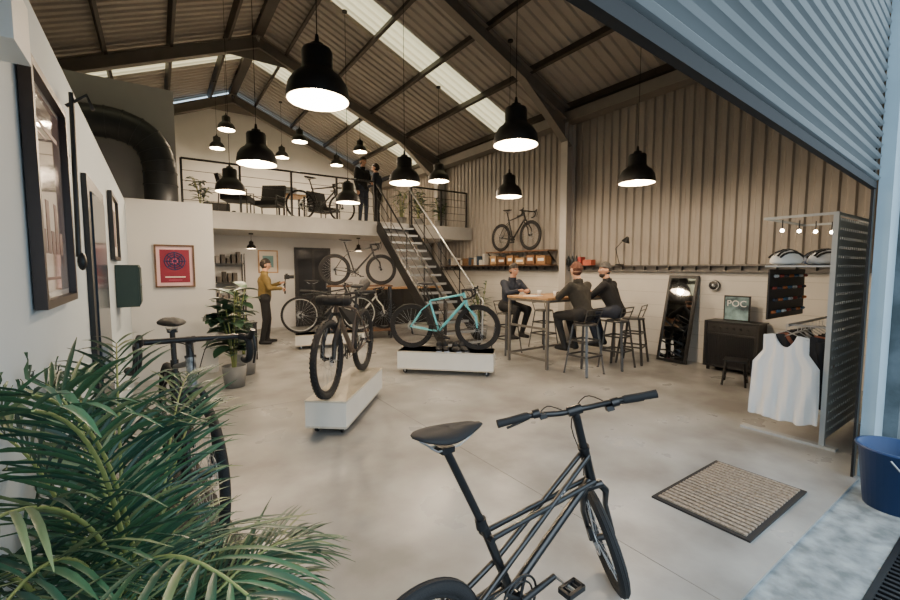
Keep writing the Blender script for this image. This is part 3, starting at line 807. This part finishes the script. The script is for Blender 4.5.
def helmet(x,y,z,a,m,m2):
    b=MB();b.M=XF(x,y,z,a)
    def hf(d,p):
        q=V(p); 
        if d.z<0: q.z*=.25
        q.z-= .012*math.sin(d.y*14)**2 if d.z>.2 else 0
        if d.x<-.6: q.z+=.01
        return q
    b.ell((0,0,.03),(.14,.1,.12),m,28,14,fn=hf)
    for k in (-2,-1,0,1,2):
        b.tube([V((.13*math.cos(t)*1.0,k*.032,.03+.117*math.sin(t)*(1-.06*k*k))) for t in [x_*math.pi/8+.5 for x_ in range(6)]],.010,m2,6)
    b.obj('cycling_helmet')
helmet(4.78,1.45,1.576,2.6,wht,black);helmet(4.98,1.22,1.576,2.4,mat('lightgrey_shell',rgb(200,202,206),.3),black);helmet(5.3,1.35,1.576,2.5,mat('navy_shell',rgb(40,60,90),.3),black)
b=MB()
for i in range(4):
    p=(4.8+i*.2,1.5-.07*i,1.9); b.ell(p,.016,bulb,8,6);b.cyl((p[0],p[1],1.91),(p[0],p[1],2.0),.005,black,n=6)
b.obj('string_lights')
def garment(b,x,yc,zt,w,h,m,m2=None,sleeve=False,th=.05):
    n=28;vs=[];rows=16
    def wid(t):
        if not sleeve:
            if t<.02: return .56
            if t<.2: return .56+.02*t
            if t<.36: return .56+.26*((t-.2)/.16)**1.5
            return .82+.05*(t-.36)
        return 1.0
    for side in(-1,1):
        for j in range(rows+1):
            t=j/rows;ww=w*wid(t)
            for i in range(n+1):
                u=i/n*2-1
                z=zt-h*t
                if j<=3: z-= (.13-.035*j)*max(0,1-(abs(u)/.5)**2)+.03*abs(u)
                if j>=rows-2: z-=.015*(1-u*u)+.008*math.sin(u*9)
                d=side*th*.5*math.sqrt(max(0,1-u*u*.95))*(.4+.6*t)+(.016*math.sin(u*12+1.5*math.sin(t*4))+.007*math.sin(u*27+t*5))*(.25+t)
                vs.append((x+d,yc+u*ww/2,z))
    o=(rows+1)*(n+1);fs=[]
    for sd in(0,1):
        for j in range(rows):
            for i in range(n):
                a=sd*o+j*(n+1)+i;fs.append((a,a+1,a+n+2,a+n+1))
    for j in range(rows):
        a=j*(n+1);fs.append((a,a+n+1,o+a+n+1,o+a));a+=n;fs.append((a,a+n+1,o+a+n+1,o+a))
    b.add(vs,fs,m,True)
    if sleeve:
        for s_ in(-1,1): b.tube([(x,yc+s_*w*.44,zt-.06),(x,yc+s_*w*.5,zt-.25),(x,yc+s_*w*.5,zt-.45)],[.045,.045,.04],m,8)
    b.tube([(x,yc-w*.27,zt-.05),(x,yc,zt+.02),(x,yc+w*.27,zt-.05)],.005,silver,6)
    b.tube([(x,yc,zt+.02),(x,yc,zt+.075)],.003,silver,5)
b=MB();wc=mat('white_cloth',rgb(226,226,226),.85,bump=.2,bscale=12)
garment(b,4.62,1.37,.97,.60,.78,wc,th=.08)
cl=[rgb(30,32,38),rgb(140,88,70),rgb(26,26,30),rgb(30,32,36),rgb(44,50,60),rgb(26,26,28),rgb(150,150,145),rgb(32,34,40)]
for i,cc in enumerate(cl): garment(b,4.77+i*.1,1.33,.96,.40,.66,mat('cloth_%d'%i,cc,.85),sleeve=True)
b.obj('hanging_clothes')
b=MB();bl=mat('blue_plastic',rgb(26,54,98),.45)
b.lathe([(0,.0),(.15,0),(.19,.38),(.205,.385),(.205,.40),(.185,.40),(.145,.02),(0,.02)],(3.91,.53,-.012),bl,32)
b.tube([V((3.91+.2*math.cos(t),.53-.12*math.sin(t),.35-.16*math.sin(t))) for t in [k*math.pi/10 for k in range(11)]],.006,silver,6)
b.obj('blue_bucket')
# ---- doormat
b=MB();mb_=mat('mat_border',rgb(34,31,30),.9);mr=mat('mat_rib',rgb(160,146,130),.95,col2=rgb(120,106,92),scale=60,bump=.5,bscale=200)
b.M=XF(3.16,1.195,0,0);b.box((0,0,.006),(.94,.58,.012),mb_)
for i in range(20): b.box((-.4275+i*.045,0,.014),(.026,.52,.014),mr)
b.obj('doormat')

# ---- posters
def frame(name,c,w,h,nrm,fm,pm,art,fw=.03,matte=0.06,d=.03):
    b=MB()
    b.M=Matrix.Translation(c)@(Matrix.Rotation(math.radians(90),4,'Z') if nrm=='x' else Matrix.Identity(4))
    b.bb(-w/2,w/2,-.006,0,-h/2,h/2,pm)
    for s_ in(-1,1):
        b.box((s_*(w/2+fw/2),-d/2,0),(fw,d,h+2*fw),fm);b.box((0,-d/2,s_*(h/2+fw/2)),(w,d,fw),fm)
    art(b);return b.obj(name)
redp=mat('red_print',rgb(132,26,50),.6);pink=mat('pink_print',rgb(190,80,110),.6);cream=mat('cream_print',rgb(225,215,200),.6);navp=mat('navy_print',rgb(40,40,84),.6)
def art_red(b):
    b.bb(-.175,.175,-.009,-.006,-.23,.23,redp)
    for i in range(4): b.ring((0,-.010,.07),.03+.03*i,.008,[pink,navp,navp,navp][i],'Y',28,4)
    for i in range(8):
        a=i*math.pi/4;b.tube([(0,-.01,.07),(.13*math.cos(a),-.01,.07+.13*math.sin(a))],.009,navp,4)
    b.bb(-.12,.12,-.011,-.009,-.16,-.145,cream);b.bb(-.08,.08,-.011,-.009,-.2,-.19,pink)
frame('framed_poster',(.21,7.095,1.58),.43,.55,'y',woodd,mat('poster_paper',rgb(225,190,190),.6),art_red,fw=.022)
figm=mat('sketch_ink',rgb(96,70,70),.6)
gl=mat('print_under_glass',rgb(178,172,174),.08,coat=1.0,col2=rgb(140,124,126),scale=4)
inks=mat('print_blocks',rgb(120,104,108),.15,coat=1.0)
def art_big(b):
    b.bb(-.26,.26,-.0075,-.006,-.33,.33,gl)
    b.bb(-.2,.2,-.0085,-.0075,.22,.235,figm);b.bb(-.2,.0,-.0085,-.0075,.19,.197,figm)
    b.bb(-.18,.18,-.0085,-.0075,-.24,.12,inks)
    for i in range(5): b.bb(-.16+i*.07,-.11+i*.07,-.0095,-.0085,-.2,-.12+.05*((i*2)%4),figm)
    b.bb(-.2,.1,-.0085,-.0075,-.29,-.28,figm)
frame('framed_poster',(-.305,2.03,1.80),.54,.70,'x',mat('dark_walnut',rgb(46,32,28),.4),mat('poster_glassy',rgb(210,208,208),.12,coat=.6),art_big,fw=.026,d=.03)
frame('framed_poster',(-.305,4.75,1.9),.62,.5,'x',black,cream,lambda b:b.bb(-.2,.2,-.009,-.006,-.16,.16,figm))
frame('framed_poster',(2.35,11.595,1.72),.42,.52,'y',wood,cream,lambda b:b.bb(-.13,.13,-.009,-.006,-.15,.15,mat('teal_print',rgb(110,150,150),.6)))
b=MB();grn=mat('dark_green_enamel',rgb(30,52,48),.5)
b.bb(-.308,-.14,4.75,5.25,1.2,1.58,grn);b.bb(-.142,-.13,4.77,5.23,1.22,1.56,grn);b.cyl((-.13,4.82,1.4),(-.115,4.82,1.4),.012,silver);b.obj('wall_cabinet',.004)
b=MB();b.bb(-.308,-.24,1.36,1.52,2.06,2.2,wht);b.obj('junction_box')
b=MB();b.tube([(-.28,2.46,1.6),(-.27,2.46,2.3)],.010,black,8);b.tube([(-.29,2.46,2.24),(-.22,2.46,2.3),(-.2,2.46,2.24)],.008,black,6);b.ell((-.27,2.46,1.58),(.018,.018,.04),black,8,6);b.box((-.3,2.46,2.0),(.02,.05,.08),black);b.obj('track_pump')

# ---- plants
def leafmesh(b,base,d,up,L,W,m,droop=.3,seg=6,fold=.15):
    d=V(d).normalized();up=V(up);sd=d.cross(up)
    if sd.length<1e-4: sd=V((1,0,0))
    sd.normalize();vs=[];p=V(base)
    for i in range(seg+1):
        t=i/seg
        w=W*math.sin(math.pi*min(1,t*.92+.06))**.8
        dd=(d+V((0,0,-droop*t*1.6))).normalized()
        if i>0:p=p+dd*L/seg
        n=sd.cross(dd)
        vs+=[p+sd*w*.5+n*w*fold,p,p-sd*w*.5+n*w*fold]
    fs=[]
    for i in range(seg):
        a=3*i;fs+=[(a,a+1,a+4,a+3),(a+1,a+2,a+5,a+4)]
    return vs,fs
pg=[mat('palm_green_%d'%i,c,.45,var=.3,scale=8) for i,c in enumerate((rgb(46,80,58),rgb(62,98,66),rgb(34,64,50),rgb(114,126,84)))]
stemm=mat('palm_stem',rgb(130,140,80),.5)
def palm(px,py,pz):
    b=MB();random.seed(11);WX=-.295
    def cl(p): 
        q=V(p)
        if q.x<WX: q.x=WX+.004+random.random()*.01
        return q
    fr=[]
    for az in (-80,-55,-32,-14,3,20,38,55): fr.append((az+random.uniform(-6,6),random.uniform(.75,1.0),random.uniform(.44,.54)))
    for az in (-65,-25,10,42): fr.append((az,random.uniform(.35,.6),random.uniform(.42,.52)))
    for az in (78,90,100,115,70,130): fr.append((az,random.uniform(1.1,1.35),random.uniform(.85,1.08)))
    for az in (80,110,150,170,200,235,260,285): fr.append((az,random.uniform(.7,1.1),random.uniform(.55,.8)))
    for az in (215,240,255,270,190,160,225,140,290,250,265): fr.append((az,random.uniform(1.2,1.42),random.uniform(.95,1.2)))
    for az,el,L in fr:
        az=math.radians(az)
        h=V((math.cos(az),math.sin(az),0))
        if h.x<-.1: h.x*=.3
        p=V((px,py,pz))+V((random.uniform(-.1,.08),random.uniform(-.1,.1),0));n=18;pts=[p.copy()]
        for k in range(n):
            t=k/n;e=el-1.5*t**1.6*(1.55-el*.55)
            p=p+(h*math.cos(e)+V((0,0,1))*math.sin(e))*L/n;pts.append(cl(p))
        b.tube(pts,[.007*(1-.85*k/n)+.001 for k in range(n+1)],stemm,5)
        N=20
        for j in range(N):
            t=.25+.75*j/(N-1);f=t*n;i0=min(int(f),n-1);q=pts[i0].lerp(pts[i0+1],f-i0);tg=(pts[i0+1]-pts[i0]).normalized()
            sd=tg.cross(V((0,0,1)))
            if sd.length<.05: sd=V((1,0,0))
            sd.normalize();nn_=sd.cross(tg)
            l=(.09+.17*math.sin(math.pi*(.12+.8*(t-.25)/.75)))*random.uniform(.85,1.15)
            for s_ in(-1,1):
                sw=.8-.4*t
                d=sd*s_*sw+tg*(1-sw*.45)+nn_*.2
                vs,fs=leafmesh(b,q,d,nn_,l,random.uniform(.009,.014),None,droop=random.uniform(.2,.6),seg=5,fold=.22)
                vs=[cl(v) for v in vs]
                b.add(vs,fs,pg[random.choice((0,0,1,1,2,3))],True)
    b.lathe([(0,0),(.13,0),(.17,.30),(.18,.30),(.18,.34),(.16,.34),(.15,.29),(0,.29)],(px,py,0),mat('pot_grey',rgb(90,92,94),.6),28)
    for k in range(12):
        a=k*.9;r=.02+.005*k; b.tube([(px+r*math.cos(a),py+r*math.sin(a),.28),(px+r*.8*math.cos(a),py+r*.8*math.sin(a),pz+.02)],.008,stemm,6)
    b.obj('potted_palm')
palm(-.11,1.31,.47)
def bigleaf(name,px,py,potr,poth,stems,seed,Lr=(.22,.34),W=.17,potm=None,z0=0,spread=.3,top=1.0,col=None):
    b=MB();random.seed(seed)
    b.lathe([(0,0),(potr*.8,0),(potr,poth),(potr*.9,poth),(potr*.85,poth-.04),(0,poth-.04)],(px,py,z0),potm or mat('pot_grey2',rgb(120,120,118),.6),24)
    for s_ in range(stems):
        a=random.uniform(0,6.28);sp=random.uniform(.1,spread);H=random.uniform(.5,1)*top
        pts=smooth_path([(px+.02*math.cos(a),py+.02*math.sin(a),z0+poth-.05),(px+sp*.4*math.cos(a),py+sp*.4*math.sin(a),z0+poth+H*.5),(px+sp*math.cos(a),py+sp*math.sin(a),z0+poth+H)],5)
        b.tube(pts,.007,stemm,6)
        for k in range(3,len(pts)):
            a2=random.uniform(0,6.28);d=V((math.cos(a2),math.sin(a2),random.uniform(.0,.7)))
            vs,fs=leafmesh(b,pts[k],d,(0,0,1),random.uniform(*Lr),W,None,droop=.35,seg=6)
            b.add(vs,fs,(col or pg)[random.randint(0,2)],True)
    b.obj(name)
bigleaf('potted_fig_plant',.78,6.1,.15,.28,9,3,top=1.0,spread=.2)
bigleaf('potted_fig_plant',1.0,6.75,.17,.32,8,5,top=.95,spread=.2,Lr=(.15,.22),W=.1)
bigleaf('potted_fern',5.8,7.2,.16,.3,8,9,top=1.0,spread=.3,Lr=(.18,.28),W=.06)
bigleaf('potted_fern',.8,10.1,.12,.2,7,13,z0=2.655,top=.6,spread=.2,Lr=(.15,.22),W=.06)
bigleaf('potted_fern',5.45,10.15,.14,.25,8,15,z0=2.655,top=.75,spread=.25,Lr=(.2,.28),W=.05)
bigleaf('potted_fern',6.0,10.2,.14,.25,9,17,z0=2.655,top=.8,spread=.25,Lr=(.2,.3),W=.06)
bigleaf('potted_fern',6.7,10.2,.14,.25,9,19,z0=2.655,top=.7,spread=.25,Lr=(.2,.3),W=.06)
b=MB();b.bb(1.05,1.35,7.7,8.0,0,.62,cab);b.bb(1.04,1.36,7.69,8.01,.62,.64,black);b.bb(1.08,1.32,7.69,7.7,.05,.3,black);b.bb(1.08,1.32,7.69,7.7,.33,.58,black);b.ell((1.2,7.69,.45),(.08,.012,.08),blackm,16,6);b.obj('speaker_cabinet')
b=MB()
for z in(.3,.75,1.2,1.65): b.bb(.85,1.75,11.2,11.58,z,z+.025,black)
for x in(.85,1.72): b.bb(x,x+.03,11.2,11.23,0,1.9,black);b.bb(x,x+.03,11.55,11.58,0,1.9,black)
random.seed(4)
for z in(.325,.775,1.225,1.675):
    x=.9
    while x<1.6:
        w=random.uniform(.06,.12);h=random.uniform(.1,.28);g=random.choice((30,45,60,110,150));b.bb(x,x+w,11.25,11.5,z,z+h,mat('stock%d'%g,rgb(g+8,g+2,g-4),.6));x+=w+.04
b.obj('storage_shelf')
b=MB();b.bb(4.5,6.8,10.4,10.9,0,.98,cab);b.bb(4.46,6.84,10.36,10.94,.98,1.02,wood)
for x in (5.0,5.6,6.2): b.bb(x,x+.015,10.385,10.4,.05,.95,black)
b.obj('service_counter')
def lounge(x,y,a):
    b=MB();b.M=XF(x,y,2.655,a)
    b.box((0,0,.38),(.55,.55,.1),blackm);b.box((-.28,0,.62),(.08,.55,.5),blackm,R=Matrix.Rotation(-.25,3,'Y'))
    for s_ in(-1,1):
        b.tube([(.25,s_*.3,0),(.25,s_*.3,.55),(-.28,s_*.3,.55),(-.32,s_*.3,0)],.015,black,8)
        b.tube([(.22,s_*.28,.36),(-.25,s_*.28,.34)],.015,black,8)
    b.obj('lounge_chair',.0)
lounge(1.5,10.2,-.4);lounge(2.2,10.6,-2.2);lounge(3.6,10.9,-1.2)
b=MB();b.bb(2.6,3.2,11.0,11.6,3.36,3.4,wood)
for x in(2.65,3.15):
    for y in(11.05,11.55): b.bb(x-.02,x+.02,y-.02,y+.02,2.65,3.36,black)
b.obj('side_table')
b=MB();b.box((2.9,11.25,3.412),(.3,.22,.02),alu);b.box((2.9,11.37,3.52),(.3,.02,.2),alu);b.obj('laptop')
b=MB();b.bb(1.2,1.9,14.0,14.5,2.66,3.05,blackm);b.bb(1.2,1.9,14.4,14.55,3.05,3.5,blackm);b.bb(1.1,1.2,14.0,14.5,2.66,3.25,blackm);b.bb(1.9,2.0,14.0,14.5,2.66,3.25,blackm);b.obj('sofa',.03)

# ---------------- lights
w=bpy.data.worlds.new('World');bpy.context.scene.world=w;w.use_nodes=True
bg=w.node_tree.nodes['Background'];bg.inputs[0].default_value=(.66,.85,1.0,1);bg.inputs[1].default_value=2.3
sd_=bpy.data.lights.new('sun','SUN');sd_.energy=1.8;sd_.angle=math.radians(50);sd_.color=(.85,.93,1)
so=bpy.data.objects.new('sun',sd_);so.rotation_euler=(math.radians(58),0,math.radians(-15));bpy.context.scene.collection.objects.link(so)

# ---------------- camera
cd=bpy.data.cameras.new('camera');cd.sensor_width=36;cd.lens=422/900*36;cd.clip_start=.02
co=bpy.data.objects.new('camera',cd);co.location=(0,0,1.55)
co.rotation_euler=(math.radians(90-4.3),0,math.radians(-34.7))
bpy.context.scene.collection.objects.link(co);bpy.context.scene.camera=co
